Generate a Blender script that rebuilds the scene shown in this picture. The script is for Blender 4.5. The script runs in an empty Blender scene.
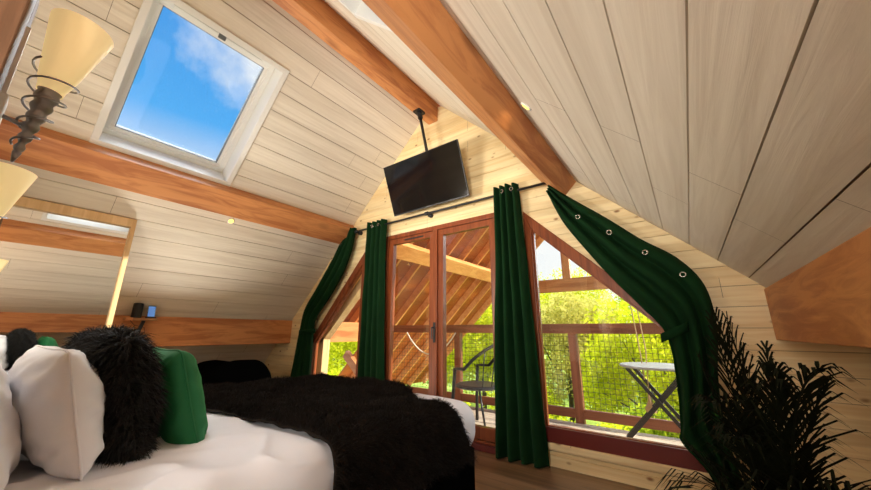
import bpy, bmesh, math, random
from mathutils import Vector, Matrix, noise
random.seed(7)
C = bpy.context.scene.collection
S = bpy.context.scene
PI = math.pi

# ------------------------------------------------------------------ camera
cam_d = bpy.data.cameras.new('camera'); cam = bpy.data.objects.new('camera', cam_d); C.objects.link(cam)
cam_d.sensor_width = 36; cam_d.lens = 331/871*36; cam_d.clip_start = .02; cam_d.clip_end = 300
ax = Vector((.80255, .59658, .00406)).normalized()
ay = Vector((.14758, -.20511, .96755)); ay = (ay-ax*ay.dot(ax)).normalized(); az = ax.cross(ay)
M3 = Matrix((ax, ay, az)).transposed()
cam.matrix_world = Matrix.Translation((2.37, 0, 1.08)) @ M3.to_4x4()
S.camera = cam

# ------------------------------------------------------------------ world, sun, lights, exposure
w = bpy.data.worlds.new('sky'); S.world = w; w.use_nodes = True
nt = w.node_tree; nt.nodes.clear()
def N(t, **k):
    n = nt.nodes.new(t)
    for a, b in k.items(): setattr(n, a, b)
    return n
L = lambda a, b: nt.links.new(a, b)
tc = N('ShaderNodeTexCoord'); sep = N('ShaderNodeSeparateXYZ'); L(tc.outputs['Generated'], sep.inputs[0])
ramp = N('ShaderNodeValToRGB'); L(sep.outputs['Z'], ramp.inputs[0])
e = ramp.color_ramp.elements
e[0].position = 0.0; e[0].color = (1, 1, 1, 1)
e[1].position = .85; e[1].color = (.035, .24, .74, 1)
q = e.new(.30); q.color = (.95, .98, 1, 1)
q = e.new(.48); q.color = (.10, .44, .95, 1)
no = N('ShaderNodeTexNoise'); no.inputs['Scale'].default_value = 5.5; no.inputs['Detail'].default_value = 8; no.inputs['Roughness'].default_value = .62
L(tc.outputs['Generated'], no.inputs['Vector'])
dp = N('ShaderNodeVectorMath', operation='DOT_PRODUCT'); L(tc.outputs['Generated'], dp.inputs[0]); dp.inputs[1].default_value = Vector((-.655, .30, .675)).normalized()
mr = N('ShaderNodeMapRange'); L(dp.outputs['Value'], mr.inputs[0]); mr.inputs[1].default_value = .965; mr.inputs[2].default_value = 1.0
mr.inputs[3].default_value = 0; mr.inputs[4].default_value = .50
ad = N('ShaderNodeMath', operation='ADD'); L(no.outputs['Fac'], ad.inputs[0]); L(mr.outputs[0], ad.inputs[1])
mr2 = N('ShaderNodeMapRange'); L(ad.outputs[0], mr2.inputs[0]); mr2.inputs[1].default_value = .62; mr2.inputs[2].default_value = .95; mr2.inputs[4].default_value = .85
mx = N('ShaderNodeMix', data_type='RGBA'); L(mr2.outputs[0], mx.inputs[0]); L(ramp.outputs[0], mx.inputs[6]); mx.inputs[7].default_value = (1, 1, 1, 1)
bg = N('ShaderNodeBackground'); L(mx.outputs[2], bg.inputs[0]); bg.inputs[1].default_value = 1.0
out = N('ShaderNodeOutputWorld'); L(bg.outputs[0], out.inputs[0])

def sun(name, d, energy, angle, col):
    l = bpy.data.lights.new(name, 'SUN'); l.energy = energy; l.angle = math.radians(angle); l.color = col
    o = bpy.data.objects.new(name, l); C.objects.link(o); o.rotation_euler = Vector(d).to_track_quat('Z', 'Y').to_euler(); return o
def area(name, loc, aim, sx, sy, power, col, spread=180):
    l = bpy.data.lights.new(name, 'AREA'); l.shape = 'RECTANGLE'; l.size = sx; l.size_y = sy; l.energy = power; l.color = col; l.spread = math.radians(spread)
    o = bpy.data.objects.new(name, l); C.objects.link(o); o.location = loc
    o.rotation_euler = (Vector(loc)-Vector(aim)).to_track_quat('Z', 'Y').to_euler(); return o
sun('sunlight', (.80, .08, .56), 7.8, 1.0, (1, .93, .80))
sun('gable_fill_sun', (.30, .85, .30), 2.5, 35, (.95, .97, 1))  # added soft sun, strengthens the daylight entering by the gable glazing
sun('skylight_fill_sun', (-.55, .15, .80), 9.0, 60, (.93, .97, 1))  # added wide sun, boosts the sky light falling through the roof windows
area('alcove_fill', (2.35, -1.9, 1.45), (-.3, 3.1, 3.2), .7, .7, 42, (1, .95, .88), 95)  # unseen fill added behind the camera, no lamp hangs there
area('bedhead_fill', (-.38, -.22, 1.45), (.2, 3.1, 2.9), .9, .4, 17, (1, .94, .86), 85)  # added fill out of view, brightens the gable in place of lamp uplight
area('floor_bounce_fill', (-2.45, 1.45, .06), (1.9, 1.2, 2.4), .5, .4, 72, (1, .93, .82), 140)  # added fill hidden behind the bed, imitates sun bounced off the floor
area('bounce_fill', (-.38, -.22, 1.40), (.2, 2.2, 3.2), .9, .4, 20, (1, .94, .86))  # unseen fill added to imitate bounced daylight on the ceiling
S.view_settings.view_transform = 'Standard'; S.view_settings.look = 'None'
S.view_settings.exposure = 0.13; S.view_settings.gamma = 1.0
try: S.view_settings.use_curve_mapping = False
except Exception: pass
S.cycles.max_bounces = 10; S.cycles.diffuse_bounces = 6; S.cycles.transparent_max_bounces = 16

# ------------------------------------------------------------------ materials
MATS = {}
def newmat(name):
    m = bpy.data.materials.new(name); m.use_nodes = True; t = m.node_tree; b = t.nodes['Principled BSDF']; MATS[name] = m
    return m, t, b
def flat(name, col, rough=.6, metal=0, var=.08, scale=30, sheen=0, bump=0, spec=.5):
    m, t, b = newmat(name)
    tc = t.nodes.new('ShaderNodeTexCoord'); n = t.nodes.new('ShaderNodeTexNoise'); n.inputs['Scale'].default_value = scale; n.inputs['Detail'].default_value = 4
    t.links.new(tc.outputs['Object'], n.inputs['Vector'])
    mx = t.nodes.new('ShaderNodeMix'); mx.data_type = 'RGBA'; t.links.new(n.outputs['Fac'], mx.inputs[0])
    mx.inputs[6].default_value = tuple(c*(1-var) for c in col)+(1,); mx.inputs[7].default_value = tuple(min(1, c*(1+var)) for c in col)+(1,)
    t.links.new(mx.outputs[2], b.inputs['Base Color']); b.inputs['Roughness'].default_value = rough; b.inputs['Metallic'].default_value = metal
    b.inputs['Specular IOR Level'].default_value = spec
    if sheen: b.inputs['Sheen Weight'].default_value = sheen; b.inputs['Sheen Tint'].default_value = tuple(min(1, c*3) for c in col)+(1,)
    if bump:
        bp = t.nodes.new('ShaderNodeBump'); bp.inputs['Strength'].default_value = bump; bp.inputs['Distance'].default_value = .01
        t.links.new(n.outputs['Fac'], bp.inputs['Height']); t.links.new(bp.outputs[0], b.inputs['Normal'])
    return m
def wood(name, c0, c1, axis='Y', dens=14, stretch=.06, rough=.55, bump=.25, knots=0, knot_col=(.15, .05, .02), board=None, boardvar=.1, contrast=(.35, .68), spec=.4):
    # long-grained timber: distorted bands stretched along one axis, optional knots and a tone per board
    m, t, b = newmat(name); nd = t.nodes; lk = t.links.new
    tc = nd.new('ShaderNodeTexCoord'); mp = nd.new('ShaderNodeMapping'); lk(tc.outputs['Object'], mp.inputs[0])
    sc = [1, 1, 1]; sc['XYZ'.index(axis)] = stretch; mp.inputs['Scale'].default_value = sc
    n1 = nd.new('ShaderNodeTexNoise'); n1.inputs['Scale'].default_value = dens; n1.inputs['Detail'].default_value = 6; n1.inputs['Distortion'].default_value = 1.3; n1.inputs['Roughness'].default_value = .6
    lk(mp.outputs[0], n1.inputs['Vector'])
    n2 = nd.new('ShaderNodeTexNoise'); n2.inputs['Scale'].default_value = dens*.35; n2.inputs['Detail'].default_value = 2; lk(mp.outputs[0], n2.inputs['Vector'])
    mu = nd.new('ShaderNodeMath'); mu.operation = 'MULTIPLY'; lk(n2.outputs['Fac'], mu.inputs[0]); mu.inputs[1].default_value = 16.0
    sn = nd.new('ShaderNodeMath'); sn.operation = 'SINE'; lk(mu.outputs[0], sn.inputs[0])
    sm = nd.new('ShaderNodeMath'); sm.operation = 'MULTIPLY_ADD'; lk(sn.outputs[0], sm.inputs[0]); sm.inputs[1].default_value = .10; lk(n1.outputs['Fac'], sm.inputs[2])
    rp = nd.new('ShaderNodeValToRGB'); lk(sm.outputs[0], rp.inputs[0])
    rp.color_ramp.elements[0].position = contrast[0]; rp.color_ramp.elements[0].color = c0+(1,)
    rp.color_ramp.elements[1].position = contrast[1]; rp.color_ramp.elements[1].color = c1+(1,)
    col = rp.outputs[0]
    if knots:
        v = nd.new('ShaderNodeTexVoronoi'); v.inputs['Scale'].default_value = knots
        mp2 = nd.new('ShaderNodeMapping'); lk(tc.outputs['Object'], mp2.inputs[0]); s2 = [1, 1, 1]; s2['XYZ'.index(axis)] = .55; mp2.inputs['Scale'].default_value = s2
        lk(mp2.outputs[0], v.inputs['Vector'])
        k = nd.new('ShaderNodeMapRange'); lk(v.outputs['Distance'], k.inputs[0]); k.inputs[1].default_value = .05; k.inputs[2].default_value = .15; k.inputs[3].default_value = .9; k.inputs[4].default_value = 0
        x = nd.new('ShaderNodeMix'); x.data_type = 'RGBA'; lk(k.outputs[0], x.inputs[0]); lk(col, x.inputs[6]); x.inputs[7].default_value = knot_col+(1,)
        col = x.outputs[2]
    if board:
        bax, bw, off = board
        sp = nd.new('ShaderNodeSeparateXYZ'); lk(tc.outputs['Object'], sp.inputs[0])
        a = nd.new('ShaderNodeMath'); a.operation = 'MULTIPLY_ADD'; lk(sp.outputs[bax], a.inputs[0]); a.inputs[1].default_value = 1/bw; a.inputs[2].default_value = off
        fl = nd.new('ShaderNodeMath'); fl.operation = 'FLOOR'; lk(a.outputs[0], fl.inputs[0])
        wn = nd.new('ShaderNodeTexWhiteNoise'); wn.noise_dimensions = '1D'; lk(fl.outputs[0], wn.inputs['W'])
        k = nd.new('ShaderNodeMapRange'); lk(wn.outputs['Value'], k.inputs[0]); k.inputs[3].default_value = 1-boardvar; k.inputs[4].default_value = 1+boardvar
        x = nd.new('ShaderNodeVectorMath'); x.operation = 'SCALE'; lk(col, x.inputs[0]); lk(k.outputs[0], x.inputs['Scale']); col = x.outputs[0]
        jx = nd.new('ShaderNodeMath'); jx.operation = 'MULTIPLY_ADD'; lk(sp.outputs['XYZ'.index(axis)], jx.inputs[0]); jx.inputs[1].default_value = 1/2.7
        w7 = nd.new('ShaderNodeMath'); w7.operation = 'MULTIPLY'; lk(wn.outputs['Value'], w7.inputs[0]); w7.inputs[1].default_value = 7.3; lk(w7.outputs[0], jx.inputs[2])
        fr_ = nd.new('ShaderNodeMath'); fr_.operation = 'FRACT'; lk(jx.outputs[0], fr_.inputs[0])
        lt = nd.new('ShaderNodeMath'); lt.operation = 'LESS_THAN'; lk(fr_.outputs[0], lt.inputs[0]); lt.inputs[1].default_value = .0011
        x = nd.new('ShaderNodeMix'); x.data_type = 'RGBA'; lk(lt.outputs[0], x.inputs[0]); lk(col, x.inputs[6]); x.inputs[7].default_value = (.25, .18, .12, 1); col = x.outputs[2]
    lk(col, b.inputs['Base Color']); b.inputs['Roughness'].default_value = rough; b.inputs['Specular IOR Level'].default_value = spec
    bp = nd.new('ShaderNodeBump'); bp.inputs['Strength'].default_value = bump; bp.inputs['Distance'].default_value = .006
    lk(sm.outputs[0], bp.inputs['Height']); lk(bp.outputs[0], b.inputs['Normal'])
    return m
def glass(name, tint=(1, 1, 1), ior=1.5):
    m, t, b = newmat(name); nd = t.nodes; nd.remove(b); o = nd['Material Output']
    tr = nd.new('ShaderNodeBsdfTransparent'); tr.inputs[0].default_value = tint+(1,)
    gl = nd.new('ShaderNodeBsdfGlossy'); gl.inputs['Roughness'].default_value = .01
    fr = nd.new('ShaderNodeFresnel'); fr.inputs[0].default_value = ior
    gm_ = nd.new('ShaderNodeNewGeometry'); io = nd.new('ShaderNodeMix'); t.links.new(gm_.outputs['Backfacing'], io.inputs[0]); io.inputs[2].default_value = ior; io.inputs[3].default_value = 1/ior; t.links.new(io.outputs[0], fr.inputs[0])
    mx = nd.new('ShaderNodeMixShader'); t.links.new(fr.outputs[0], mx.inputs[0]); t.links.new(tr.outputs[0], mx.inputs[1]); t.links.new(gl.outputs[0], mx.inputs[2]); t.links.new(mx.outputs[0], o.inputs[0])
    return m
def leafmat(name, c0, c1, trans=.45):
    m, t, b = newmat(name); nd = t.nodes; lk = t.links.new; nd.remove(b); o = nd['Material Output']
    g = nd.new('ShaderNodeNewGeometry'); rp = nd.new('ShaderNodeValToRGB'); lk(g.outputs['Random Per Island'], rp.inputs[0])
    rp.color_ramp.elements[0].color = c0+(1,); rp.color_ramp.elements[1].color = c1+(1,)
    d = nd.new('ShaderNodeBsdfDiffuse'); tl = nd.new('ShaderNodeBsdfTranslucent'); lk(rp.outputs[0], d.inputs[0]); lk(rp.outputs[0], tl.inputs[0])
    mx = nd.new('ShaderNodeMixShader'); mx.inputs[0].default_value = trans; lk(d.outputs[0], mx.inputs[1]); lk(tl.outputs[0], mx.inputs[2]); lk(mx.outputs[0], o.inputs[0])
    return m
def emit(name, col, s):
    m, t, b = newmat(name); b.inputs['Base Color'].default_value = col+(1,); b.inputs['Emission Color'].default_value = col+(1,); b.inputs['Emission Strength'].default_value = s
    return m

WHITEWASH_L = wood('whitewashed_board', (.70, .62, .505), (.83, .76, .64), 'Y', 20, .05, .6, .55, 0, board=(0, .1465, 40.4437), boardvar=.05, contrast=(.3, .7))
WHITEWASH_R = wood('whitewashed_board_right', (.70, .62, .505), (.83, .76, .64), 'Y', 20, .05, .6, .55, 0, board=(0, .1435, 40.8362), boardvar=.05, contrast=(.3, .7))
PINE = wood('pine_board', (.76, .56, .28), (.90, .74, .43), 'X', 16, .06, .5, .12, 9, (.26, .10, .03), board=(2, .143, .78), boardvar=.07)
PINE_Y = wood('pine_board_side', (.62, .38, .17), (.76, .51, .26), 'Y', 16, .06, .5, .12, 6, (.28, .11, .04), board=(2, .143, .78), boardvar=.07)
PINE_Z = wood('pine_frame', (.66, .42, .20), (.80, .56, .30), 'Z', 16, .06, .5, .1, 0)
POSTW = wood('brown_post', (.10, .045, .02), (.20, .10, .05), 'Z', 14, .07, .55, .2)
BACKING = flat('board_gap', (.30, .20, .12), .9)
BEAM = wood('douglas_beam', (.42, .145, .048), (.63, .27, .095), 'Y', 13, .14, .5, .4, 1.7, (.10, .03, .01), contrast=(.36, .62))
TIMBER_X = wood('timber_crosswise', (.42, .15, .05), (.62, .27, .10), 'X', 13, .07, .5, .3)
TIMBER_Z = wood('timber_upright', (.42, .15, .05), (.62, .27, .10), 'Z', 13, .07, .5, .3)
EXTWOOD = wood('roof_board', (.36, .075, .014), (.50, .12, .028), 'Y', 5, .12, .6, .1)
RAFTER = wood('rafter_timber', (.70, .26, .08), (.86, .40, .15), 'Y', 8, .3, .5, .2)
RAIL = wood('railing_wood', (.18, .055, .024), (.32, .11, .05), 'X', 12, .06, .5, .2)
RAIL_Z = wood('railing_post_wood', (.18, .055, .024), (.32, .11, .05), 'Z', 12, .06, .5, .2)
DECK = wood('deck_board', (.42, .33, .24), (.62, .52, .40), 'X', 12, .06, .6, .2)
DOOR = wood('mahogany_frame', (.15, .034, .010), (.28, .072, .022), 'Z', 20, .05, .35, .1)
DOOR_X = wood('mahogany_rail', (.20, .048, .018), (.34, .095, .035), 'X', 20, .05, .35, .1)
REDSILL = flat('red_sill', (.13, .014, .010), .4)
FLOOR = wood('floor_plank', (.16, .09, .042), (.29, .17, .085), 'X', 18, .05, .32, .08, board=(1, .19, 30), boardvar=.18)
WHITE = flat('white_lacquer', (.82, .81, .77), .55, var=.01)
GREY = flat('grey_gasket', (.12, .12, .12), .5)
BLACKM = flat('black_metal', (.012, .012, .013), .4, 0)
STEEL = flat('dark_steel', (.26, .25, .25), .45, .6, var=.2)
CHROME = flat('eyelet_metal', (.45, .40, .34), .25, .9)
GLASS = glass('window_glass', (.97, .98, .97))
MIRROR = flat('mirror_silver', (.80, .80, .77), .015, 1.0, var=0)
VELVET = flat('green_velvet', (.0035, .026, .006), .9, var=.4, scale=6, spec=.15)
GREENC = flat('green_cushion_velvet', (.004, .12, .032), .75, var=.12, scale=8, sheen=.4)
LINEN = flat('white_linen', (.80, .80, .84), .85, var=.03, scale=5, bump=.15)
LINEN_W = flat('white_cotton_pillowcase', (.84, .83, .85), .85, var=.03, scale=5, bump=.15)
FUR = flat('black_fur', (.010, .0065, .0042), .8, var=.95, scale=14, spec=.12)
FUR2 = flat('dark_grey_fur', (.012, .011, .010), .55, var=.6, scale=10, spec=.3)
BASEB = flat('black_upholstery', (.002, .002, .002), 1.0, spec=.0)
SHADE = flat('parchment_shade', (.92, .76, .42), .6, var=.06, scale=12)
sb = SHADE.node_tree.nodes['Principled BSDF']; sb.inputs['Emission Color'].default_value = (1, .74, .34, 1); sb.inputs['Emission Strength'].default_value = .38
PLATEW = flat('white_plate', (.8, .8, .78), .5)
SCREEN = flat('tv_screen', (.004, .004, .005), .08, var=.1)
PHONE = emit('phone_screen_light', (.10, .25, .62), .55)
LEDM = emit('spot_lens', (1, .62, .12), 2.2)
LEAF = leafmat('sunlit_leaves', (.42, .48, .01), (.78, .76, .04), .5)
LEAF2 = leafmat('pale_leaves', (.46, .44, .08), (.74, .66, .18), .5)
LEAF3 = leafmat('green_leaves', (.22, .34, .01), (.55, .60, .03), .5)
BARK = flat('bark', (.10, .07, .05), .9, var=.3)
GRASS = flat('meadow', (.22, .30, .02), .9, var=.4, scale=2)
PALM = flat('palm_leaf', (.006, .0075, .002), .7, var=.4, scale=20, spec=.10)
STEMM = flat('palm_stem', (.03, .028, .012), .7, var=.3)
POTM = flat('dark_pot', (.02, .018, .016), .6)
ROPE = flat('rope', (.45, .30, .16), .9)
ROPEL = flat('white_rope', (.75, .68, .58), .9)
WIREM = flat('wire', (.03, .03, .028), .5, .3)
TABLEM = flat('pale_table_top', (.30, .30, .29), .4)
SPEAKERM = flat('speaker_mesh', (.015, .015, .016), .7, var=.4, scale=200)
PAMPAS = flat('fluffy_pale_throw', (.55, .48, .36), .9)
SHELFW = wood('shelf_wood', (.30, .14, .05), (.46, .24, .10), 'Y', 25, .1, .5, .1)

# ------------------------------------------------------------------ builders
def obj(name, verts, faces, mat, parent=None, smooth=False, kind=None, label=None):
    me = bpy.data.meshes.new(name); me.from_pydata([tuple(v) for v in verts], [], faces); me.update()
    if mat: me.materials.append(mat)
    if smooth:
        for p in me.polygons: p.use_smooth = True
    o = bpy.data.objects.new(name, me); C.objects.link(o)
    if parent: o.parent = parent; o.matrix_parent_inverse = Matrix.Identity(4)
    if kind: o['kind'] = kind
    if label: o['label'] = label
    return o
def tag(o, label, cat, group=None, kind=None):
    o['label'] = label; o['category'] = cat
    if group: o['group'] = group
    if kind: o['kind'] = kind
    return o
def empty(name, loc, label, cat, group=None, rz=0):
    o = bpy.data.objects.new(name, None); C.objects.link(o); o.location = loc; o.rotation_euler = (0, 0, rz); o.empty_display_size = .1
    return tag(o, label, cat, group)
class MB:
    def __init__(s): s.v = []; s.f = []
    def add(s, v, f):
        n = len(s.v); s.v += [Vector(p) for p in v]; s.f += [tuple(i+n for i in q) for q in f]
    def box(s, a, b, m=None):
        x0, y0, z0 = a; x1, y1, z1 = b
        v = [Vector(p) for p in ((x0, y0, z0), (x1, y0, z0), (x1, y1, z0), (x0, y1, z0), (x0, y0, z1), (x1, y0, z1), (x1, y1, z1), (x0, y1, z1))]
        if m: v = [m @ p for p in v]
        s.add(v, [(3, 2, 1, 0), (4, 5, 6, 7), (0, 1, 5, 4), (1, 2, 6, 5), (2, 3, 7, 6), (3, 0, 4, 7)]); return s
    def prism(s, poly, ax, a, b):
        # poly of 2D points extruded along axis ax; the other two axes keep xyz order
        n = len(poly)
        def P(p, t):
            if ax == 'Y': return (p[0], t, p[1])
            if ax == 'X': return (t, p[0], p[1])
            return (p[0], p[1], t)
        v = [P(p, a) for p in poly]+[P(p, b) for p in poly]
        f = [tuple(range(n)), tuple(range(2*n-1, n-1, -1))]+[(i, i+n, (i+1) % n+n, (i+1) % n) for i in range(n)]
        s.add(v, f); return s
    def bar(s, a, b, w, h, up=(0, 0, 1)):
        a = Vector(a); b = Vector(b); d = (b-a).normalized(); u = Vector(up); u = (u-d*u.dot(d)).normalized(); r = d.cross(u)
        v = [p+r*(i*w/2)+u*(j*h/2) for p in (a, b) for i, j in ((-1, -1), (1, -1), (1, 1), (-1, 1))]
        s.add(v, [(3, 2, 1, 0), (4, 5, 6, 7)]+[(i, (i+1) % 4, (i+1) % 4+4, i+4) for i in range(4)]); return s
    def tube(s, pts, r, n=8, closed=False, rads=None, caps=True):
        pts = [Vector(p) for p in pts]; m = len(pts); base = len(s.v); prev = None; vs = []
        for i, p in enumerate(pts):
            if closed: d = pts[(i+1) % m]-pts[i-1]
            else: d = pts[min(i+1, m-1)]-pts[max(i-1, 0)]
            d.normalize()
            if prev is None:
                u = d.orthogonal().normalized()
            else:
                u = prev-d*prev.dot(d); u = u.normalized() if u.length > 1e-6 else d.orthogonal().normalized()
            prev = u; w_ = d.cross(u); rr = rads[i] if rads else r
            vs += [p+u*math.cos(2*PI*k/n)*rr+w_*math.sin(2*PI*k/n)*rr for k in range(n)]
        f = []
        for i in range(m if closed else m-1):
            j = (i+1) % m
            f += [(i*n+k, i*n+(k+1) % n, j*n+(k+1) % n, j*n+k) for k in range(n)]
        if caps and not closed: f += [tuple(range(n-1, -1, -1)), tuple((m-1)*n+k for k in range(n))]
        s.add(vs, f); return s
    def lathe(s, prof, n=24, m=None, cap=True):
        v = [Vector((r*math.cos(2*PI*k/n), r*math.sin(2*PI*k/n), z)) for r, z in prof for k in range(n)]
        if m: v = [m @ p for p in v]
        f = [(i*n+k, i*n+(k+1) % n, (i+1)*n+(k+1) % n, (i+1)*n+k) for i in range(len(prof)-1) for k in range(n)]
        if cap: f += [tuple(range(n-1, -1, -1)), tuple((len(prof)-1)*n+k for k in range(n))]
        s.add(v, f); return s
    def build(s, name, mat, parent=None, smooth=False, kind=None, bevel=0, label=None, autosm=False):
        o = obj(name, s.v, s.f, mat, parent, smooth, kind, label)
        if bevel:
            b = o.modifiers.new('bevel', 'BEVEL'); b.width = bevel; b.segments = 2; b.limit_method = 'ANGLE'
        return o
def ring_pts(c, r, ax='Y', n=20, m=None):
    o = []
    for k in range(n):
        a = 2*PI*k/n; p = {'Y': (r*math.cos(a), 0, r*math.sin(a)), 'Z': (r*math.cos(a), r*math.sin(a), 0), 'X': (0, r*math.cos(a), r*math.sin(a))}[ax]
        p = Vector(p)+Vector(c); o.append(m @ p if m else p)
    return o

# ------------------------------------------------------------------ the room
D = 3.1; YB = -2.6
def zl(x): return 4.10+.98*x      # left slope lining
def zr(x): return 4.14-.98*x      # right slope lining
NL = Vector((-.98, 0, 1)).normalized(); NR = Vector((.98, 0, 1)).normalized()
SKY = (.275, 1.325)                # both roof windows span this in y
LX = (-1.49, -.51); RX = (.57, 1.44)

fl = MB(); fl.box((-3.8, YB, -.12), (3.8, D+.12, 0)); fl.build('floor', FLOOR, kind='structure')
wl = MB(); wl.box((-3.80, YB, 0), (-3.70, D, .62)); 
wl.build('wall_left', PINE_Y, kind='structure')
wr = MB(); wr.box((3.70, YB, 0), (3.80, D, .66)); wr.build('wall_right', PINE_Y, kind='structure')
wb = MB(); wb.prism([(-3.75, 0), (1.14, 0), (1.14, 3.05), (.02, 4.14), (-3.75, .46)], 'Y', -.42, -.32); wb.build('wall_back', PINE, kind='structure')
wb2 = MB(); wb2.prism([(1.14, 0), (3.75, 0), (3.75, .50), (1.14, 3.05)], 'Y', YB-.1, YB); wb2.build('wall_back.001', PINE, kind='structure')
wb3 = MB(); wb3.box((1.04, YB, 0), (1.14, -.42, 3.1)); wb3.build('wall_back.002', PINE_Y, kind='structure')

def slope(name, zf, nrm, xs, hole, ymin, mat):
    # tongue-and-groove boards running along y with an open joint between them, on a dark backing, cut round the roof window
    lo, hi = hole; g = .0022; th = .018; m = MB(); bk = MB()
    cuts = sorted(set([round(x, 4) for x in xs]+[lo, hi]))
    for a, b in zip(cuts[:-1], cuts[1:]):
        inhole = a >= lo-1e-4 and b <= hi+1e-4
        ga = g if a not in (lo, hi) or a in xs else 0; gb = g if b not in (lo, hi) or b in xs else 0
        for y0, y1 in (((ymin, SKY[0]), (SKY[1], D)) if inhole else ((ymin, D),)):
            def q(x, d): return (x+nrm.x*d, zf(x)+nrm.z*d)
            m.prism([q(a+ga, 0), q(b-gb, 0), q(b-gb, th), q(a+ga, th)], 'Y', y0, y1)
            bk.prism([q(a, th), q(b, th), q(b, th+.20), q(a, th+.20)], 'Y', y0, y1+(.13 if y1 == D else 0))
    o = m.build(name, mat, kind='structure')
    b = bk.build('backing', BACKING, o)
    return o
xsL = [.02-.02]+[-.05-.1465*k for k in range(21)]
slope('ceiling', zl, NL, [0.0]+[-.065-.1465*k for k in range(25)]+[-3.75], LX, YB, WHITEWASH_L)
slope('ceiling.001', zr, NR, [0.0]+[-.145+.1435*k+.025 for k in range(1, 26)]+[3.75], RX, YB, WHITEWASH_R)

# purlins: square to the slope, so turned with it
def purlin(name, zf, nrm, x0, w_, d, y0, y1, mat=BEAM, parent=None, kind='structure'):
    t = Vector((1, 0, zf(1)-zf(0))).normalized()
    if t.z > 0: t = -t                     # down the slope
    p = Vector((x0, 0, zf(x0)))
    c = [p, p+t*w_, p+t*w_-nrm*d, p-nrm*d]
    m = MB(); m.prism([(q.x, q.z) for q in c], 'Y', y0, y1); return m.build(name, mat, parent, kind=kind, bevel=.006)
purlin('trim_1', zl, NL, -1.497, .29, .155, YB, D)
purlin('trim_2', zr, NR, 1.512, .29, .17, YB, D)
m = MB(); m.box((-.06, YB, 3.79), (.09, D, 4.2)); m.build('trim_3', BEAM, kind='structure', bevel=.006)
m = MB(); m.box((-3.08, YB, .885), (-2.885, D, 1.245)); m.build('trim_4', BEAM, kind='structure', bevel=.006)
m = MB(); m.box((2.81, YB, 1.035), (3.0, D, 1.365)); m.build('trim_5', BEAM, kind='structure', bevel=.006)

# gable wall: horizontal boards cut round the openings
WR = [(1.18, .20), (2.42, .20), (2.42, 1.03), (1.18, 2.27)]           # right window outer frame (x,z)
WL = [(-1.16, .20), (-2.30, .20), (-2.30, .95), (-1.16, 2.21)]        # left window outer frame
DR = [(-.775, 0.02), (.925, 0.02), (.925, 2.33), (-.775, 2.33)]
def span(poly, z):
    xs = []
    n = len(poly)
    for i in range(n):
        (xa, za), (xb, zb) = poly[i], poly[(i+1) % n]
        if abs(za-zb) < 1e-9: continue
        if min(za, zb)-1e-9 <= z <= max(za, zb)+1e-9: xs.append(xa+(xb-xa)*(z-za)/(zb-za))
    return (min(xs), max(xs)) if len(xs) > 1 else None
rows = [0.0]+[.255+.1427*k for k in range(-1, 27)]+[4.0]
key = [.435, .475, .20, .95, 1.03, 2.21, 2.27, 2.33, .02, 1.2]
def rowpieces(z0, z1):
    out = []
    zs = sorted(set([z0, z1]+[k for k in key if z0 < k < z1]))
    for a, b in zip(zs[:-1], zs[1:]):
        e = 1e-5
        def lim(z): return (max(-3.74, (z-4.10)/.98), min(3.74, (4.14-z)/.98))
        la, ra = lim(a); lb, rb = lim(b)
        ops = []
        for P_ in (WL, DR, WR):
            s0 = span(P_, a+e); s1 = span(P_, b-e)
            if s0 and s1: ops.append((s0, s1))
        cur0, cur1 = la, lb
        for s0, s1 in ops:
            out.append((a, b, cur0, cur1, s0[0], s1[0])); cur0, cur1 = s0[1], s1[1]
        out.append((a, b, cur0, cur1, ra, rb))
    return out
gm = MB(); bk = MB()
for z0, z1 in zip(rows[:-1], rows[1:]):
    for a, b, l0, l1, r0, r1 in rowpieces(z0, z1):
        a2 = a+.002 if a == z0 else a; b2 = b-.002 if b == z1 else b
        if min(r0-l0, r1-l1) < -.001: continue
        gm.prism([(l0, a2), (r0, a2), (r1, b2), (l1, b2)], 'Y', D, D+.018)
        bk.prism([(l0, a), (r0, a), (r1, b), (l1, b)], 'Y', D+.018, D+.13)
g = gm.build('wall_front', PINE, kind='structure'); bk.build('backing', BACKING, g)
m = MB(); m.box((.935, D-.018, 0), (3.0-.05, D-.001, .085)); m.build('baseboard_front', PINE, kind='structure', bevel=.004)

# ---- windows
def frame_poly(outer, wd):
    # inset polygon (convex) by wd
    n = len(outer); cx = sum(p[0] for p in outer)/n; cz = sum(p[1] for p in outer)/n; ls = []
    for i in range(n):
        a = Vector(outer[i]); b = Vector(outer[(i+1) % n]); d = (b-a).normalized(); nn = Vector((-d.y, d.x))
        if (Vector((cx, cz))-a).dot(nn) < 0: nn = -nn
        wv = wd[i] if isinstance(wd, (list, tuple)) else wd
        ls.append((a+nn*wv, d))
    o = []
    for i in range(n):
        p, d = ls[i-1]; q, f_ = ls[i]
        det = d.x*(-f_.y)+f_.x*d.y; r = q-p
        t = (r.x*(-f_.y)+f_.x*r.y)/det; o.append(tuple(p+d*t))
    return o
def framed(m, outer, inner, y0, y1):
    n = len(outer)
    for i in range(n):
        j = (i+1) % n
        m.prism([outer[i], outer[j], inner[j], inner[i]], 'Y', y0, y1)
def fixed_window(name, outer, mat, sill):
    inn = frame_poly(outer, [.085, .07, .085, .07])
    m = MB(); framed(m, outer, inn, D-.012, D+.085); o = m.build(name, mat, kind='structure', bevel=.004)
    bead = frame_poly(outer, [.10, .085, .10, .085]); m = MB(); framed(m, inn, bead, D+.02, D+.06); m.build('glazing_bead', mat, o)
    m = MB(); m.prism(inn, 'Y', D+.038, D+.042); m.build('pane', GLASS, o)
    if sill:
        m = MB(); xa, xb = sorted((outer[0][0], outer[1][0])); m.box((xa-.02, D-.03, .185), (xb, D-.011, .300)); m.build('sill_trim', REDSILL, o)
    return o
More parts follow.
